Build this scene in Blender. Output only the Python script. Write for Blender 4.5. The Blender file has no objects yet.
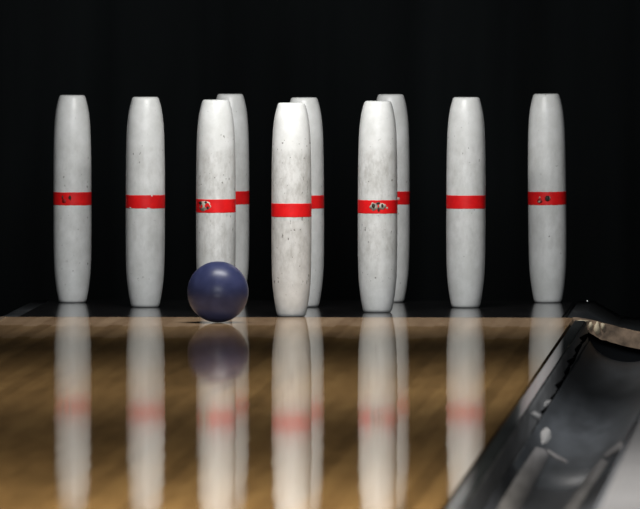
import bpy, bmesh, math, random
from mathutils import Vector, Matrix, noise
S = bpy.context.scene
C = S.collection
random.seed(7)

# ------------------------------------------------------------------ camera, world, light, exposure
CAM = Vector((1.128, -25.0, 0.87))
FPX = 13390.0
cd = bpy.data.cameras.new('camera'); cam = bpy.data.objects.new('camera', cd); C.objects.link(cam)
cam.location = CAM
yaw = math.atan(575 / FPX); pitch = math.atan(403.7 / FPX)
cam.rotation_euler = (math.pi / 2 - pitch, 0, yaw)
cd.sensor_width = 36.0
cd.lens = FPX * 36.0 / 640.0
cd.clip_end = 200
cd.dof.use_dof = True
cd.dof.focus_distance = 24.9
cd.dof.aperture_fstop = 20.0
S.camera = cam

w = bpy.data.worlds.new('world'); S.world = w; w.use_nodes = True
w.node_tree.nodes['Background'].inputs[0].default_value = (0.8, 0.95, 1.0, 1)
w.node_tree.nodes['Background'].inputs[1].default_value = 0.02

def area(name, loc, target, sx, sy, power, col):
    l = bpy.data.lights.new(name, 'AREA'); l.shape = 'RECTANGLE'; l.size = sx; l.size_y = sy
    l.energy = power; l.color = col
    o = bpy.data.objects.new(name, l); C.objects.link(o); o.location = loc
    o.rotation_euler = (Vector(target) - Vector(loc)).to_track_quat('-Z', 'Y').to_euler()
    return o
# lamp behind the masking board above the pins, ceiling lamps over the lane, and added fill lights
area('pin_deck_lamp', (0.02, -0.55, 1.02), (0.0, 0.30, 0.1), 0.6, 0.10, 13.5, (1.0, 0.99, 0.97))
area('ceiling_and_fill_lamp', (0.3, -7.9, 2.6), (0.3, -7.7, 0.0), 1.0, 0.6, 60, (1.0, 0.94, 0.82)).data.spread = math.radians(100)
area('ceiling_and_fill_lamp', (0.1, -3.4, 2.4), (0.1, -3.5, 0.0), 1.0, 0.6, 12, (1.0, 0.97, 0.94)).data.spread = math.radians(90)  # added fill to brighten the middle of the lane
area('gutter_fill_light', (2.3, -3.6, 2.3), (0.6, -3.4, 0.0), 0.8, 0.5, 6, (0.95, 0.97, 1.0)).data.spread = math.radians(50)  # unseen fill, added so the gutter's side wall gets light
area('approach_lamp', (0.6, -13.0, 2.9), (0.3, -3.0, 0.0), 5.0, 1.6, 330, (0.93, 0.96, 1.0))

S.view_settings.view_transform = 'Standard'
S.view_settings.look = 'None'
S.view_settings.exposure = 0.0
S.view_settings.gamma = 1.0
S.view_settings.use_curve_mapping = False

# ------------------------------------------------------------------ helpers
def at(px, py, z=0.0, Y=None):
    """pixel -> world point at height z (or at depth Y)"""
    if Y is None:
        D = (CAM.z - z) * FPX / (py + 150.0)
    else:
        D = Y - CAM.y
    return Vector((CAM.x + (px - 895.0) * D / FPX, CAM.y + D, CAM.z - (py + 150.0) * D / FPX))

def obj(name, bm, mat, parent=None, smooth=True, loc=None):
    me = bpy.data.meshes.new(name)
    bmesh.ops.recalc_face_normals(bm, faces=bm.faces[:])
    for f in bm.faces: f.smooth = smooth
    bm.to_mesh(me); bm.free()
    me.materials.append(mat)
    o = bpy.data.objects.new(name, me); C.objects.link(o)
    if parent: o.parent = parent
    if loc is not None: o.location = loc
    return o

def tag(o, label=None, cat=None, group=None, kind=None):
    if label: o['label'] = label
    if cat: o['category'] = cat
    if group: o['group'] = group
    if kind: o['kind'] = kind
    return o

def empty(name, loc):
    o = bpy.data.objects.new(name, None); C.objects.link(o); o.location = loc
    o.empty_display_size = 0.05
    return o

def box(bm, x0, x1, y0, y1, z0, z1, bev=0.0):
    r = bmesh.ops.create_cube(bm, size=1.0)
    for v in r['verts']:
        v.co = Vector((x0 + (v.co.x + .5) * (x1 - x0), y0 + (v.co.y + .5) * (y1 - y0), z0 + (v.co.z + .5) * (z1 - z0)))
    if bev:
        es = list({e for v in r['verts'] for e in v.link_edges})
        bmesh.ops.bevel(bm, geom=es, offset=bev, segments=2, affect='EDGES')
    return bm

def lathe(bm, prof, n=64):
    rings = []
    for r, z in prof:
        if r < 1e-6:
            rings.append([bm.verts.new((0, 0, z))])
        else:
            rings.append([bm.verts.new((r * math.cos(2 * math.pi * i / n), r * math.sin(2 * math.pi * i / n), z)) for i in range(n)])
    for a, b in zip(rings, rings[1:]):
        for i in range(n):
            j = (i + 1) % n
            if len(a) == 1 and len(b) == 1: continue
            if len(a) == 1: bm.faces.new((a[0], b[i], b[j]))
            elif len(b) == 1: bm.faces.new((a[i], a[j], b[0]))
            else: bm.faces.new((a[i], a[j], b[j], b[i]))
    return bm

def extrude_profile(bm, prof, ys, flip=1):
    """closed profile of (x, z), swept along the list of y values"""
    rings = [[bm.verts.new((flip * x, y, z)) for x, z in prof] for y in ys]
    n = len(prof)
    for a, b in zip(rings, rings[1:]):
        for i in range(n):
            bm.faces.new((a[i], a[(i + 1) % n], b[(i + 1) % n], b[i]))
    bm.faces.new(rings[0]); bm.faces.new(list(reversed(rings[-1])))
    return bm

# ------------------------------------------------------------------ materials
def mat(name):
    m = bpy.data.materials.new(name); m.use_nodes = True
    nt = m.node_tree
    return m, nt, nt.nodes['Principled BSDF'], nt.links
def N(nt, t, **kw):
    n = nt.nodes.new(t)
    for k, v in kw.items():
        if k.startswith('i_'):
            n.inputs[int(k[2:])].default_value = v
        else:
            setattr(n, k, v)
    return n
def ramp(nt, stops):
    r = nt.nodes.new('ShaderNodeValToRGB')
    el = r.color_ramp.elements
    el[0].position, el[0].color = stops[0]
    el[1].position, el[1].color = stops[-1]
    for p, c in stops[1:-1]:
        e = el.new(p); e.color = c
    return r
def g(v): return (v, v, v, 1)
def mixc(nt, fac, a, b, blend='MIX'):
    m = nt.nodes.new('ShaderNodeMix'); m.data_type = 'RGBA'; m.blend_type = blend
    for s, v in ((m.inputs[0], fac), (m.inputs[6], a), (m.inputs[7], b)):
        if hasattr(v, 'links'): nt.links.new(v, s)
        else: s.default_value = v
    return m.outputs[2]
def math_(nt, op, a, b=None):
    m = nt.nodes.new('ShaderNodeMath'); m.operation = op
    for s, v in ((m.inputs[0], a), (m.inputs[1], b)):
        if v is None: continue
        if hasattr(v, 'links'): nt.links.new(v, s)
        else: s.default_value = v
    return m.outputs[0]

def simple(name, col, rough, noise_amt=0.25, scale=8.0, spec=0.5, metal=0.0, stretch=(1, 1, 1)):
    m, nt, b, L = mat(name)
    tc = N(nt, 'ShaderNodeTexCoord'); mp = N(nt, 'ShaderNodeMapping'); mp.inputs[3].default_value = stretch
    L.new(tc.outputs['Object'], mp.inputs[0])
    n = N(nt, 'ShaderNodeTexNoise'); n.inputs['Scale'].default_value = scale; n.inputs['Detail'].default_value = 5
    L.new(mp.outputs[0], n.inputs['Vector'])
    c0 = tuple(c * (1 - noise_amt) for c in col) + (1,); c1 = tuple(min(1, c * (1 + noise_amt)) for c in col) + (1,)
    r = ramp(nt, [(0.3, c0), (0.7, c1)]); L.new(n.outputs[0], r.inputs[0])
    L.new(r.outputs[0], b.inputs['Base Color'])
    b.inputs['Roughness'].default_value = rough
    b.inputs['Specular IOR Level'].default_value = spec
    b.inputs['Metallic'].default_value = metal
    return m

# pin enamel: off-white plastic with grime bands, specks and hairline scratches, different on every pin
def pin_material():
    m, nt, b, L = mat('pin_enamel')
    tc = N(nt, 'ShaderNodeTexCoord'); oi = N(nt, 'ShaderNodeObjectInfo')
    off = N(nt, 'ShaderNodeVectorMath', operation='SCALE'); 
    comb = N(nt, 'ShaderNodeCombineXYZ')
    rnd = math_(nt, 'MULTIPLY', oi.outputs['Random'], 37.0)
    for i in range(3): L.new(rnd, comb.inputs[i])
    add = N(nt, 'ShaderNodeVectorMath', operation='ADD')
    L.new(tc.outputs['Object'], add.inputs[0]); L.new(comb.outputs[0], add.inputs[1])
    dirt = N(nt, 'ShaderNodeSeparateColor'); L.new(oi.outputs['Color'], dirt.inputs[0])
    # broad mottling
    n1 = N(nt, 'ShaderNodeTexNoise'); n1.inputs['Scale'].default_value = 28; n1.inputs['Detail'].default_value = 6
    n1.inputs['Roughness'].default_value = 0.65
    L.new(add.outputs[0], n1.inputs['Vector'])
    r1 = ramp(nt, [(0.36, g(0.0)), (0.68, g(1.0))]); L.new(n1.outputs[0], r1.inputs[0])
    base = mixc(nt, r1.outputs[0], (0.68, 0.69, 0.67, 1), (0.82, 0.83, 0.82, 1))
    # grime in the two hitting zones (worn onto the barrel)
    sep = N(nt, 'ShaderNodeSeparateXYZ'); L.new(tc.outputs['Object'], sep.inputs[0])
    zr = ramp(nt, [(0.0, g(0.1)), (0.12, g(0.25)), (0.3, g(0.9)), (0.42, g(0.75)), (0.56, g(0.9)), (0.75, g(0.85)), (0.79, g(0.1)), (1.0, g(0.05))])
    zz = math_(nt, 'DIVIDE', sep.outputs[2], 0.4); L.new(zz, zr.inputs[0])
    mp = N(nt, 'ShaderNodeMapping'); mp.inputs[3].default_value = (1, 1, 0.45); L.new(add.outputs[0], mp.inputs[0])
    n2 = N(nt, 'ShaderNodeTexNoise'); n2.inputs['Scale'].default_value = 95; n2.inputs['Detail'].default_value = 6; n2.inputs['Roughness'].default_value = 0.7
    L.new(mp.outputs[0], n2.inputs['Vector'])
    r2 = ramp(nt, [(0.42, g(0.0)), (0.75, g(0.8))]); L.new(n2.outputs[0], r2.inputs[0])
    f2 = math_(nt, 'MULTIPLY', math_(nt, 'MULTIPLY', math_(nt, 'ADD', math_(nt, 'MULTIPLY', r2.outputs[0], 0.85), 0.13), zr.outputs[0]), dirt.outputs[0])
    c2 = mixc(nt, f2, base, (0.30, 0.285, 0.255, 1))
    # rings of chips and specks where the pins knock together
    mp3 = N(nt, 'ShaderNodeMapping'); mp3.inputs[3].default_value = (1, 1, 0.7); L.new(add.outputs[0], mp3.inputs[0])
    n3 = N(nt, 'ShaderNodeTexNoise'); n3.inputs['Scale'].default_value = 170; n3.inputs['Detail'].default_value = 2; L.new(mp3.outputs[0], n3.inputs['Vector'])
    ring = ramp(nt, [(0.0, g(0.0)), (0.13, g(0.02)), (0.17, g(0.11)), (0.21, g(0.02)), (0.36, g(0.03)), (0.40, g(0.09)), (0.55, g(0.05)), (0.60, g(0.06)), (0.635, g(0.11)), (0.67, g(0.03)), (0.78, g(0.04)), (0.82, g(0.12)), (0.85, g(0.01)), (1.0, g(0.0))])
    L.new(math_(nt, 'ADD', zz, math_(nt, 'MULTIPLY', math_(nt, 'SUBTRACT', n1.outputs[0], 0.5), 0.05)), ring.inputs[0])
    th = math_(nt, 'SUBTRACT', 0.735, math_(nt, 'MULTIPLY', ring.outputs[0], dirt.outputs[1]))
    d3 = math_(nt, 'MULTIPLY', math_(nt, 'SUBTRACT', n3.outputs[0], th), 18.0)
    cl = N(nt, 'ShaderNodeClamp'); L.new(d3, cl.inputs[0])
    f3 = math_(nt, 'MULTIPLY', cl.outputs[0], 0.85)
    c3 = mixc(nt, f3, c2, (0.13, 0.12, 0.105, 1))
    L.new(c3, b.inputs['Base Color'])
    rr = math_(nt, 'ADD', math_(nt, 'MULTIPLY', f2, 0.25), 0.36)
    L.new(rr, b.inputs['Roughness'])
    bp = N(nt, 'ShaderNodeBump'); bp.inputs['Strength'].default_value = 0.12; bp.inputs['Distance'].default_value = 0.002
    L.new(n2.outputs[0], bp.inputs['Height']); L.new(bp.outputs[0], b.inputs['Normal'])
    return m

def stripe_material():
    m, nt, b, L = mat('red_stripe_paint')
    tc = N(nt, 'ShaderNodeTexCoord')
    n = N(nt, 'ShaderNodeTexNoise'); n.inputs['Scale'].default_value = 60; n.inputs['Detail'].default_value = 5
    L.new(tc.outputs['Object'], n.inputs['Vector'])
    r = ramp(nt, [(0.3, (0.70, 0.007, 0.010, 1)), (0.7, (0.88, 0.012, 0.013, 1))]); L.new(n.outputs[0], r.inputs[0])
    L.new(r.outputs[0], b.inputs['Base Color']); b.inputs['Roughness'].default_value = 0.5
    b.inputs['Specular IOR Level'].default_value = 0.3
    return m

def lane_material():
    m, nt, b, L = mat('varnished_lane_boards')
    tc = N(nt, 'ShaderNodeTexCoord'); sep = N(nt, 'ShaderNodeSeparateXYZ'); L.new(tc.outputs['Object'], sep.inputs[0])
    # boards 26 mm wide
    bx = math_(nt, 'FLOOR', math_(nt, 'DIVIDE', sep.outputs[0], 0.026))
    wn = N(nt, 'ShaderNodeTexWhiteNoise', noise_dimensions='1D'); L.new(bx, wn.inputs['W'])
    mp = N(nt, 'ShaderNodeMapping'); mp.inputs[3].default_value = (9, 0.6, 1); L.new(tc.outputs['Object'], mp.inputs[0])
    n = N(nt, 'ShaderNodeTexNoise'); n.inputs['Scale'].default_value = 4.0; n.inputs['Detail'].default_value = 7; n.inputs['Roughness'].default_value = 0.6
    L.new(mp.outputs[0], n.inputs['Vector'])
    v = math_(nt, 'ADD', math_(nt, 'MULTIPLY', wn.outputs[0], 0.25), math_(nt, 'MULTIPLY', n.outputs[0], 0.75))
    r = ramp(nt, [(0.25, (0.17, 0.098, 0.036, 1)), (0.5, (0.265, 0.152, 0.056, 1)), (0.75, (0.36, 0.215, 0.08, 1))]); L.new(v, r.inputs[0])
    # pin lamp's bright band before the deck, painted as paler, fading wood
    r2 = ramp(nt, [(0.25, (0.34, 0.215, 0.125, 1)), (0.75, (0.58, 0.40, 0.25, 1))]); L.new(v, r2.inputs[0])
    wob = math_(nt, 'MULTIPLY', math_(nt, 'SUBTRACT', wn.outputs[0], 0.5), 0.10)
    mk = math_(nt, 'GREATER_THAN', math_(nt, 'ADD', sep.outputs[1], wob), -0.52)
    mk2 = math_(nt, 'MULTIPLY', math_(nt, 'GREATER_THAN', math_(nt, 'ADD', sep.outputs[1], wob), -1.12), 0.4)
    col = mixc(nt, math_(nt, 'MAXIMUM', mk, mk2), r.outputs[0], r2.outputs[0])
    mp2 = N(nt, 'ShaderNodeMapping'); mp2.inputs[3].default_value = (14, 1.0, 1); L.new(tc.outputs['Object'], mp2.inputs[0])
    n2 = N(nt, 'ShaderNodeTexNoise'); n2.inputs['Scale'].default_value = 2.5; n2.inputs['Detail'].default_value = 3; L.new(mp2.outputs[0], n2.inputs['Vector'])
    bp = N(nt, 'ShaderNodeBump'); bp.inputs['Strength'].default_value = 0.05; bp.inputs['Distance'].default_value = 0.003
    L.new(n2.outputs[0], bp.inputs['Height'])
    df = N(nt, 'ShaderNodeBsdfDiffuse'); L.new(col, df.inputs[0])
    gl = N(nt, 'ShaderNodeBsdfGlossy'); gl.inputs['Roughness'].default_value = 0.049; gl.inputs[0].default_value = (1, 0.97, 0.92, 1)
    L.new(bp.outputs[0], gl.inputs['Normal'])
    fr = N(nt, 'ShaderNodeFresnel'); fr.inputs[0].default_value = 1.45
    fac = math_(nt, 'MINIMUM', fr.outputs[0], 0.62)
    mx = N(nt, 'ShaderNodeMixShader'); L.new(fac, mx.inputs[0]); L.new(df.outputs[0], mx.inputs[1]); L.new(gl.outputs[0], mx.inputs[2])
    nt.nodes.remove(b)
    L.new(mx.outputs[0], nt.nodes['Material Output'].inputs[0])
    return m

def ball_material():
    m, nt, b, L = mat('blue_ball_resin')
    b.inputs['Specular IOR Level'].default_value = 0.4
    tc = N(nt, 'ShaderNodeTexCoord')
    n = N(nt, 'ShaderNodeTexNoise'); n.inputs['Scale'].default_value = 30; n.inputs['Detail'].default_value = 4; n.inputs['Distortion'].default_value = 1.2
    L.new(tc.outputs['Object'], n.inputs['Vector'])
    r = ramp(nt, [(0.3, (0.030, 0.037, 0.098, 1)), (0.7, (0.048, 0.057, 0.14, 1))]); L.new(n.outputs[0], r.inputs[0])
    L.new(r.outputs[0], b.inputs['Base Color']); b.inputs['Roughness'].default_value = 0.36
    return m

M_pin = pin_material()
M_red = stripe_material()
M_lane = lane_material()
M_ball = ball_material()
M_deck = simple('black_deck_board', (0.016, 0.015, 0.0155), 0.10, 0.3, 12, 0.5)
M_dark = simple('black_pit_paint', (0.012, 0.014, 0.016), 0.7, 0.4, 4, 0.2)
M_curtain = simple('black_pit_curtain', (0.007, 0.0085, 0.009), 0.9, 0.5, 3, 0.1, 0, (1, 1, 0.2))
M_lip = simple('glossy_black_edge', (0.05, 0.055, 0.055), 0.10, 0.3, 20, 0.5, 0, (1, .1, 1))
M_gutter = simple('scuffed_black_gutter', (0.042, 0.046, 0.051), 0.45, 0.35, 14, 0.45, 0, (2, .15, 2))
M_near = simple('worn_grey_gutter', (0.085, 0.09, 0.105), 0.5, 0.35, 14, 0.5, 0, (2, .15, 2))
M_wall = simple('scuffed_strip_side', (0.10, 0.10, 0.10), 0.5, 0.4, 20, 0.4, 0, (2, .3, 2))
M_pale_spot = simple('pale_grey_spot', (0.30, 0.29, 0.28), 0.5, 0.2, 30, 0.4)
M_glint_rim = simple('pale_glint_and_rim', (0.20, 0.19, 0.187), 0.45, 0.25, 18, 0.4, 0, (3, .2, 3))  # pale colour for painted lamp reflections, and for the seam rim
M_divider = simple('grey_painted_cap', (0.145, 0.145, 0.157), 0.55, 0.08, 6, 0.4)
M_woodend = simple('bare_gutter_wood', (0.22, 0.155, 0.105), 0.6, 0.65, 45, 0.3, 0, (1, .15, 1))
M_chip = simple('pale_splintered_wood', (0.5, 0.42, 0.29), 0.5, 0.3, 60, 0.4)
M_crack = simple('black_gap', (0.004, 0.004, 0.004), 0.9, 0.1, 10, 0.0)
M_label = simple('worn_sticker', (0.46, 0.43, 0.36), 0.55, 0.55, 150, 0.3)
M_labeldark = simple('scraped_print', (0.04, 0.032, 0.025), 0.6, 0.3, 150, 0.3)
M_steel = simple('bright_steel', (0.75, 0.75, 0.72), 0.3, 0.1, 40, 0.5, 1.0)

# ------------------------------------------------------------------ structure
HW = 0.53            # half width of the lane
DY0, DY1 = -0.055, 0.89
o = obj('floor', box(bmesh.new(), -HW, HW, -19.0, DY0, -0.08, 0.0), M_lane, smooth=False)
tag(o, 'glossy varnished wooden bowling lane running up to the pins', 'lane', kind='structure')
o = obj('pin_deck', box(bmesh.new(), -HW + .02, HW - .02, DY0 + .002, DY1, -0.08, 0.0, 0.003), M_deck, smooth=False)
tag(o, 'glossy black pin deck board under the ten pins', 'deck', kind='structure')
o = obj('pit_floor', box(bmesh.new(), -3.0, 3.0, -19.0, 2.2, -0.30, -0.20), M_dark, smooth=False)
tag(o, 'black floor of the pit beneath the deck', 'floor', kind='structure')
def curtain():
    bm = bmesh.new(); a = []; bk = []
    for i in range(161):
        x = -3.0 + 6.0 * i / 160
        y = 1.9 + 0.02 * math.sin(x * 22) + 0.012 * math.sin(x * 51 + 1)
        a.append((bm.verts.new((x, y, -0.2)), bm.verts.new((x, y, 1.6))))
        bk.append((bm.verts.new((x, y + .03, -0.2)), bm.verts.new((x, y + .03, 1.6))))
    for p, q in zip(a, a[1:]): bm.faces.new((p[0], q[0], q[1], p[1]))
    for p, q in zip(bk, bk[1:]): bm.faces.new((q[0], p[0], p[1], q[1]))
    for p, q, r, s in zip(a, a[1:], bk, bk[1:]):
        bm.faces.new((p[1], q[1], s[1], r[1])); bm.faces.new((q[0], p[0], r[0], s[0]))
    bm.faces.new((a[0][0], a[0][1], bk[0][1], bk[0][0])); bm.faces.new((a[-1][1], a[-1][0], bk[-1][0], bk[-1][1]))
    return bm
tag(obj('wall_back', curtain(), M_curtain), 'black curtain hanging at the back of the pit', 'curtain', kind='structure')
tag(obj('wall_left', box(bmesh.new(), -0.98, -0.93, -0.1, 1.88, -0.2, 1.6), M_dark, smooth=False), 'black side board of the pit on the left', 'wall', kind='structure')
tag(obj('wall_right', box(bmesh.new(), 0.93, 0.98, -0.1, 1.88, -0.2, 1.6), M_dark, smooth=False), 'black side board of the pit on the right', 'wall', kind='structure')

# ------------------------------------------------------------------ gutters
def trough_curve(lift=0.0):
    """visible profile of the trough, left to right"""
    pts = []
    ctrl = [(0.562, -0.040), (0.576, -0.060), (0.605, -0.076), (0.645, -0.080), (0.685, -0.067), (0.715, -0.039), (0.736, -0.003), (0.748, 0.034)]
    P = [ctrl[0]] + ctrl + [ctrl[-1]]
    for i in range(1, len(P) - 2):           # Catmull-Rom through the control points
        for k in range(6):
            t = k / 6
            q = []
            for d in range(2):
                p0, p1, p2, p3 = P[i - 1][d], P[i][d], P[i + 1][d], P[i + 2][d]
                q.append(0.5 * (2 * p1 + (p2 - p0) * t + (2 * p0 - 5 * p1 + 4 * p2 - p3) * t * t + (3 * p1 - p0 - 3 * p2 + p3) * t ** 3))
            pts.append((q[0], q[1] + lift))
    pts.append((ctrl[-1][0], ctrl[-1][1] + lift))
    return pts
def closed(pts, depth=-0.13):
    return pts + [(pts[-1][0], depth), (pts[0][0], depth)]
def ysteps(a, b, n): return [a + (b - a) * i / n for i in range(n + 1)]
LIP = [(0.5335, -0.006), (0.5345, -0.002), (0.5365, 0.0), (0.5535, -0.0006), (0.5555, -0.003), (0.557, -0.008), (0.559, -0.042)]
LIPFACE = LIP[1:]

SEAM = -5.15
TEND = -0.11         # far end of the trough

def on_profile(prof, px, py, lift):
    """where the sight line through a pixel meets a swept profile"""
    best = None
    for (x0, z0), (x1, z1) in zip(prof, prof[1:]):
        for k in range(40):
            t = k / 40
            x = x0 + (x1 - x0) * t; z = z0 + (z1 - z0) * t
            D = (CAM.z - z) * FPX / (py + 150.0)
            e = abs(895 + (x - CAM.x) * FPX / D - px)
            if best is None or e < best[0]:
                L_ = math.hypot(x1 - x0, z1 - z0)
                nx, nz = -(z1 - z0) / L_, (x1 - x0) / L_
                best = (e, Vector((x + nx * lift, CAM.y + D, z + nz * lift)), Vector((nx, 0, nz)))
    return best[1], best[2]
def mark(prof, outline, th=0.0012):
    """a thin ragged flake lying on the profile, its outline given as a closed list of pixels"""
    bm = bmesh.new(); topv = []; botv = []
    pts = []
    for (a, b2) in zip(outline, outline[1:] + outline[:1]):
        n = max(2, int(math.hypot(a[0] - b2[0], a[1] - b2[1]) / 4))
        for k in range(n):
            t = k / n
            j = 0.6 * noise.noise(Vector((a[0] + t * 9, a[1], k * .7)))
            pts.append((a[0] + (b2[0] - a[0]) * t + j, a[1] + (b2[1] - a[1]) * t + j))
    for px, py in pts:
        p, n = on_profile(prof, px, py, th)
        topv.append(bm.verts.new(p)); botv.append(bm.verts.new(p - n * th * 1.6))
    m = len(pts)
    f = bm.faces.new(topv); f2 = bm.faces.new(list(reversed(botv)))
    for i in range(m): bm.faces.new((topv[i], topv[(i + 1) % m], botv[(i + 1) % m], botv[i]))
    bmesh.ops.triangulate(bm, faces=[f, f2])
    return bm

def gutter(flip, side):
    # black edge strip between lane and trough
    bm = bmesh.new(); extrude_profile(bm, LIP + [(0.559, -0.13), (0.5335, -0.13)], [-19.0, -10, -6, -4, -2, -1, -0.30, -0.20, -0.14, TEND], flip)
    bm.faces.ensure_lookup_table()
    for v in bm.verts:                       # rounded far end
        if v.co.y > -0.12: v.co.z = min(v.co.z, -0.014)
        elif v.co.y > -0.15: v.co.z = min(v.co.z, -0.005)
    es = obj('edge_strip', bm, M_lip, smooth=False)
    es.data.materials.append(M_wall)
    for f in es.data.polygons:
        if abs(f.normal.x) > 0.8 and abs(f.center.x) > 0.55: f.material_index = 1
    tag(es, f'glossy black edge strip between the lane and the {side} gutter', 'edge strip')
    root = empty('gutter_trough', (flip * 0.65, SEAM, -0.08))
    tag(root, f'black scuffed gutter trough on the {side} running up to the wooden end piece', 'gutter')
    bm = bmesh.new(); extrude_profile(bm, closed(trough_curve()), ysteps(SEAM, TEND, 6), flip); bm.transform(Matrix.Translation(-root.location))
    obj('trough', bm, M_gutter, root)
    root2 = empty('gutter_trough', (flip * 0.65, -19.0, -0.076))
    tag(root2, f'worn greyer gutter trough on the {side} nearest the viewer', 'gutter')
    bm = bmesh.new(); extrude_profile(bm, closed(trough_curve(0.0012)), ysteps(-19.0, SEAM - .002, 10), flip); bm.transform(Matrix.Translation(-root2.location))
    obj('trough', bm, M_near, root2)
    # bare wood end piece, a board with a dished top edge closing the end of the gutter
    bm = bmesh.new(); topc = []; botc = []
    for i in range(25):
        x = 0.530 + 0.212 * i / 24
        u = (x - 0.530) / 0.212
        zt = 0.001 - 0.031 * math.sin(min(1, u * 1.25) * math.pi / 2) ** 1.6 + (0.028 * max(0, (u - .72) / .28) ** 2)
        zb = zt - 0.012 - 0.019 * min(1, u * 4) + 0.002 * noise.noise(Vector((x * 60, 3, 1)))
        topc.append((x, zt + 0.0008 * noise.noise(Vector((x * 90, 1, 2))))); botc.append((x, zb))
    extrude_profile(bm, topc + botc[::-1], [TEND + .003, TEND + .018, DY0 - .004], flip)
    wp = obj('gutter_end_piece', bm, M_woodend, smooth=False)
    tag(wp, f'bare wooden end piece at the far end of the {side} gutter', 'wood piece')
    return es, root, root2, wp
for flip, side in ((1, 'right'), (-1, 'left')):
    es, root, root2, wp = gutter(flip, side)
    if flip == 1: RIGHT = (es, root, root2, wp)
    o = obj('gutter_bay', extrude_profile(bmesh.new(), [(0.515, -0.004), (0.545, -0.004), (0.60, -0.034), (0.75, -0.045), (0.92, -0.035), (0.92, -0.16), (0.515, -0.16)], [DY0 + .002, 0.4, 1.0], flip), M_dark)
    tag(o, f'black channel beside the pin deck on the {side}', 'channel', kind='structure')
    dp = [(0.752, 0.030), (0.755, 0.037), (0.762, 0.040), (0.98, 0.046), (1.05, 0.046), (1.05, -0.2), (0.752, -0.2)]
    o = obj('divider_cap', extrude_profile(bmesh.new(), dp, [-19.0, -9.0, -0.12], flip), M_divider, smooth=False)
    tag(o, f'smooth grey divider cap along the outer side of the {side} gutter', 'divider')

# joint, patches, seam and painted lamp reflections on the right gutter
es, rt, rt2, wp = RIGHT
def under(root, bm):
    bm.transform(Matrix.Translation(-root.location)); return bm
TF = trough_curve(); TN = trough_curve(0.0012)
# ragged broken joint between strip and trough
jag = [(588, 333), (581, 343), (574, 357), (569, 366), (563, 379), (557, 392), (549, 405), (541, 419), (533, 434)]
k = 0
for (a, b2) in zip(jag, jag[1:]):
    k += 1
    w0 = (1.5, 5.0, 2.5, 4.2)[k % 4]; w1 = 2.0 + 1.6 * random.random()
    mx_, my_ = (a[0] + b2[0]) / 2, (a[1] + b2[1]) / 2
    obj('joint_gap', mark(LIPFACE, [(a[0] - .8, a[1]), (a[0] + 1.2, a[1]), (mx_ + w1, my_ - 1), (b2[0] + 1.4, b2[1]), (b2[0] - .6, b2[1] - 1), (mx_ - w0 * .4, my_ + 2), (mx_ - w0, my_ - 1)], 0.0015), M_crack, es)
# pale patches, then ceiling-lamp reflections painted as light streaks
obj('pale_spot', mark(LIPFACE, [(546, 400), (552, 399), (553, 404), (549, 407), (544, 406)]), M_pale_spot, es)
obj('pale_spot', mark(LIPFACE, [(531, 413), (535, 411), (541, 415), (539, 420), (535, 418)]), M_pale_spot, es)
obj('pale_spot', under(rt, mark(TF, [(541, 432), (546, 427), (550, 430), (551, 438), (547, 443), (542, 444)])), M_pale_spot, rt)
obj('painted_glint', under(rt2, mark(TN, [(536, 447), (546, 450), (549, 456), (541, 472), (532, 490), (519, 515), (502, 545), (478, 545), (492, 518), (504, 497), (516, 477)])), M_glint_rim, rt2)
obj('painted_glint', under(rt2, mark(TN, [(617, 445), (622, 441), (624, 445), (618, 452), (606, 458), (604, 455)])), M_glint_rim, rt2)
obj('painted_glint', under(rt2, mark(TN, [(602, 459), (609, 462), (600, 476), (588, 494), (574, 518), (556, 545), (542, 545), (560, 516), (578, 490), (590, 473)])), M_glint_rim, rt2)
obj('seam_rim', under(rt2, mark(TN, [(548, 449), (556, 454), (567, 460), (568, 463), (556, 458), (548, 452)])), M_glint_rim, rt2)
# splintered wood on the end piece
def chip(px, py, sx, sz, seed):
    c = at(px, py, Y=TEND)
    bm = bmesh.new(); n = 18; f = []; bk = []
    for i in range(n):
        t = 2 * math.pi * i / n; q = 1 + 0.5 * noise.noise(Vector((math.cos(t) * 1.6 + seed, math.sin(t) * 1.6, seed)))
        f.append(bm.verts.new((c.x + sx * math.cos(t) * q, TEND + 0.0005, c.z + sz * math.sin(t) * q)))
        bk.append(bm.verts.new((c.x + sx * math.cos(t) * q * 1.1, TEND + 0.0035, c.z + sz * math.sin(t) * q * 1.1)))
    for i in range(n): bm.faces.new((f[i], f[(i + 1) % n], bk[(i + 1) % n], bk[i]))
    bm.faces.new(f); bm.faces.new(bk[::-1])
    return bm
for j, (px, py, sx, sz) in enumerate([(597.5, 328, 0.0055, 0.010), (591, 325, 0.004, 0.006), (584, 320.5, 0.010, 0.0025), (603, 326, 0.004, 0.006)]):
    obj('splinter', chip(px, py, sx, sz, j * 4.1 + 1), M_chip, wp)

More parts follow.
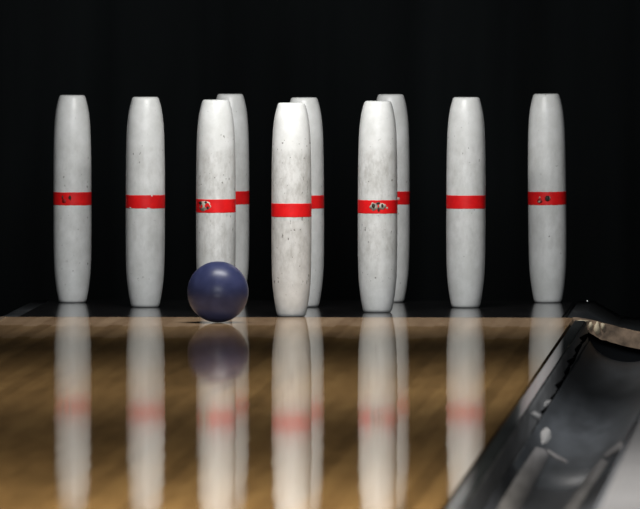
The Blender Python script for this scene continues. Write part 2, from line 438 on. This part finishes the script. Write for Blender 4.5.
# ------------------------------------------------------------------ candlepins
H = 0.400
PROF = [(0.0, 0.0), (0.0215, 0.0), (0.0242, 0.0006), (0.0263, 0.0030), (0.0275, 0.0065), (0.0301, 0.020), (0.0322, 0.034), (0.0341, 0.050), (0.0352, 0.064),
        (0.0360, 0.082), (0.0365, 0.105), (0.0368, 0.140), (0.0368, 0.200)]
top = [(0.0, 0.0), (0.0205, 0.0), (0.0232, 0.0006), (0.0250, 0.0026), (0.0262, 0.0060), (0.0285, 0.0145), (0.0306, 0.024), (0.0324, 0.035), (0.0340, 0.050), (0.0350, 0.066),
       (0.0357, 0.085), (0.0363, 0.115), (0.0367, 0.150)]
PROF = PROF + [(r, H - z) for r, z in reversed(top)]
body_bm = lathe(bmesh.new(), PROF, 72)
body0 = obj('body', body_bm, M_pin)
ZB = 0.1992; HB = 0.0126
def stripe_bm():
    bm = bmesh.new(); n = 96
    rows = []
    for rr, z in ((0.0360, ZB - HB), (0.03702, ZB - HB), (0.03704, ZB - HB * .93), (0.03705, ZB), (0.03704, ZB + HB * .93), (0.03702, ZB + HB), (0.0360, ZB + HB)):
        row = []
        for i in range(n):
            a = 2 * math.pi * i / n
            dz = 0.0006 * noise.noise(Vector((math.cos(a) * 3, math.sin(a) * 3, z * 90))) if abs(z - ZB) > .001 else 0
            row.append(bm.verts.new((rr * math.cos(a), rr * math.sin(a), z + dz)))
        rows.append(row)
    for a, b in zip(rows, rows[1:]):
        for i in range(n): bm.faces.new((a[i], a[(i + 1) % n], b[(i + 1) % n], b[i]))
    return bm
stripe0 = obj('stripe', stripe_bm(), M_red)

def patch(ang0, z0, wa, wz, r=0.0370, seed=0, rag=0.35):
    """ragged little flake wrapped on the stripe; ang0 in radians round the pin, sizes in metres"""
    bm = bmesh.new(); n = 26
    for rr in (r, r - 0.0006):
        vs = []
        for i in range(n):
            t = 2 * math.pi * i / n
            k = 1 + rag * noise.noise(Vector((math.cos(t) * 1.7 + seed, math.sin(t) * 1.7, seed * 3.1)))
            a = ang0 + wa / 0.0367 * math.cos(t) * k; z = z0 + wz * math.sin(t) * k
            vs.append(bm.verts.new((rr * math.cos(a), rr * math.sin(a), z)))
        c = bm.verts.new((rr * math.cos(ang0), rr * math.sin(ang0), z0))
        for i in range(n): bm.faces.new((vs[i], vs[(i + 1) % n], c))
        if rr == r: first = vs
    for i in range(n): bm.faces.new((first[i], first[(i + 1) % n], vs[(i + 1) % n], vs[i]))
    return bm

# base centre px, base contact py (front), lean px at top, dirt(R: grime, G: specks), label, list of flakes (offset in px from axis, dz, half width, half height, kind)
PINS = [
    (291.4, 316.2, 0.0, (1.0, 1.0), 'foremost white candlepin, standing alone at the front with the brightest top', []),
    (215.6, 312.0, 0.0, (0.85, 0.9), 'white candlepin directly behind the blue ball, grey scuff at left of its stripe',
        [(-12, 0.000, 0.0135, 0.0092, 'l'), (-15, 0.006, 0.005, 0.003, 'd'), (-8, -0.003, 0.002, 0.003, 'd'), (-10, 0.007, 0.0025, 0.002, 'd')]),
    (377.6, 311.9, 0.3, (0.9, 0.8), 'white candlepin with a worn pale oval badge in the middle of its red stripe',
        [(-3.5, 0.001, 0.0078, 0.0075, 'l'), (4.5, 0.001, 0.0070, 0.006, 'l'), (-4, 0.002, 0.0030, 0.0042, 'd'), (4.5, 0.002, 0.0024, 0.0034, 'd'), (1, -0.005, 0.002, 0.004, 'd'), (0.5, 0.007, 0.0035, 0.0025, 'd'), (9.5, -0.002, 0.0018, 0.0025, 'l')]),
    (144.7, 307.0, 0.3, (0.45, 0.35), 'white candlepin second from the left, with chipped edges on its red stripe',
        [(6.5, 0.0115, 0.0016, 0.0014, 'w'), (3, -0.0122, 0.0030, 0.0010, 'w'), (-15, -0.0115, 0.0022, 0.0012, 'w')]),
    (304.6, 306.6, -0.5, (0.35, 0.3), 'white candlepin half hidden behind the foremost pin', []),
    (465.9, 307.0, 0.6, (0.5, 0.35), 'white candlepin second from the right, with a plain unmarked red stripe', []),
    (71.8, 302.5, -0.3, (0.4, 0.5), 'leftmost white candlepin, back corner of the set, with a small speck on its stripe',
        [(-2.5, 0.002, 0.0026, 0.0045, 'd'), (-2.2, 0.002, 0.0010, 0.0026, 'l'), (-10, 0.003, 0.0016, 0.0028, 'd'), (-8.5, -0.004, 0.004, 0.004, 's')]),
    (230.0, 301.8, 0.0, (0.4, 0.3), 'white candlepin in the back row half hidden behind the pin behind the ball', []),
    (390.6, 301.6, 0.3, (0.35, 0.3), 'white candlepin in the back row half hidden behind the pin with the oval badge',
        [(8, -0.001, 0.0028, 0.0028, 'p'), (5.5, 0.002, 0.0015, 0.002, 'd')]),
    (548.3, 301.8, -1.8, (0.4, 0.3), 'rightmost white candlepin, back corner of the set, with two dark marks on its stripe',
        [(0.5, 0.000, 0.0058, 0.0062, 's'), (0.5, 0.000, 0.0040, 0.0050, 'd'), (1.5, 0.001, 0.0032, 0.0036, 'l'), (-7.5, -0.005, 0.0046, 0.0045, 's'), (-8, -0.006, 0.0022, 0.0022, 'l'), (-7.5, 0.002, 0.0018, 0.0018, 'l')]),
]
M_smear = simple('dark_red_smear', (0.25, 0.012, 0.012), 0.5, 0.3, 80, 0.3)
M_pale = simple('pale_chip', (0.72, 0.55, 0.52), 0.5, 0.2, 80, 0.3)
FM = {'l': ('worn_sticker', M_label), 'd': ('scrape_mark', M_labeldark), 'w': ('paint_chip', M_pin), 's': ('smear', M_smear), 'p': ('paint_chip', M_pale)}
BANDS = [210.1, 205.9, 206.5, 201.7, 201.9, 201.7, 198.8, 197.7, 197.7, 197.9]
TOPS = [102.7, 99.7, 100.8, 97.0, 97.4, 97.0, 95.2, 93.9, 94.1, 93.5]
for i, (px, py, lean, dirt, label, flakes) in enumerate(PINS):
    p = at(px, py + 0.4)                # front contact of the base, one base radius in front of the axis
    p.y += 0.022; p.x = CAM.x + (px - 895.0) * (p.y - CAM.y) / FPX
    t = empty('candlepin', (p.x, p.y, 0.0))
    tag(t, label, 'bowling pin', 'ten candlepins on the deck')
    rz = random.uniform(0, 6.28)
    t.rotation_euler = (0, lean / 535.0 / H, 0)
    wd = 1.015 if i < 6 else 0.998
    t.scale = (wd, wd, (py - TOPS[i] + 0.6) / (H * FPX / (p.y - CAM.y)))
    b = body0 if i == 0 else body0.copy()
    s = stripe0 if i == 0 else stripe0.copy()
    if i:
        C.objects.link(b); C.objects.link(s)
    b.parent = t; s.parent = t
    sz = (py + 0.67 - BANDS[i]) * (p.y - CAM.y) / FPX / t.scale.z - ZB; s.location.z = sz
    b.rotation_euler = (0, 0, rz); s.rotation_euler = (0, 0, rz + 1)
    b.color = (dirt[0], dirt[1], 0, 1)
    for k, (dx, dz, wa, wz, kind) in enumerate(flakes):
        to_cam = math.atan2(CAM.y - p.y, CAM.x - p.x)
        a = to_cam + math.asin(max(-.98, min(.98, dx / 535.0 / 0.0367)))
        nm, mm = FM[kind]
        r = {'l': 0.03735, 'd': 0.03755, 'w': 0.03735, 's': 0.03722, 'p': 0.0374}[kind]
        fo = obj(nm, patch(a, ZB + sz + dz, wa, wz, r, seed=i * 7.3 + k * 1.7), mm, t)
        if kind == 'w': fo.color = (0.2, 0, 0, 1)

# ------------------------------------------------------------------ ball
R = 0.0565
bm = bmesh.new(); bmesh.ops.create_uvsphere(bm, u_segments=72, v_segments=40, radius=R)
bp_ = at(217.6, 322.6)
ball = obj('candlepin_ball', bm, M_ball, loc=(CAM.x + (217.6 - 895) * (bp_.y - CAM.y) / FPX, bp_.y, R + 0.0003))
tag(ball, 'small dark blue bowling ball rolling on the lane towards the pins', 'bowling ball')

# ------------------------------------------------------------------ bolt
bp_ = at(587.8, 300.6, Y=0.93); bp_.z = -0.0038
bm = bmesh.new(); lathe(bm, [(0, 0.0045), (0.0015, 0.0042), (0.0026, 0.003), (0.003, 0.001), (0.003, 0.0), (0, 0.0)], 24)
bm.transform(Matrix.Translation((0, 0, 0.0)))
bolt = obj('bolt', bm, M_steel, loc=(bp_.x, bp_.y, bp_.z))
tag(bolt, 'tiny bright bolt head in the dark channel right of the pin deck', 'bolt')
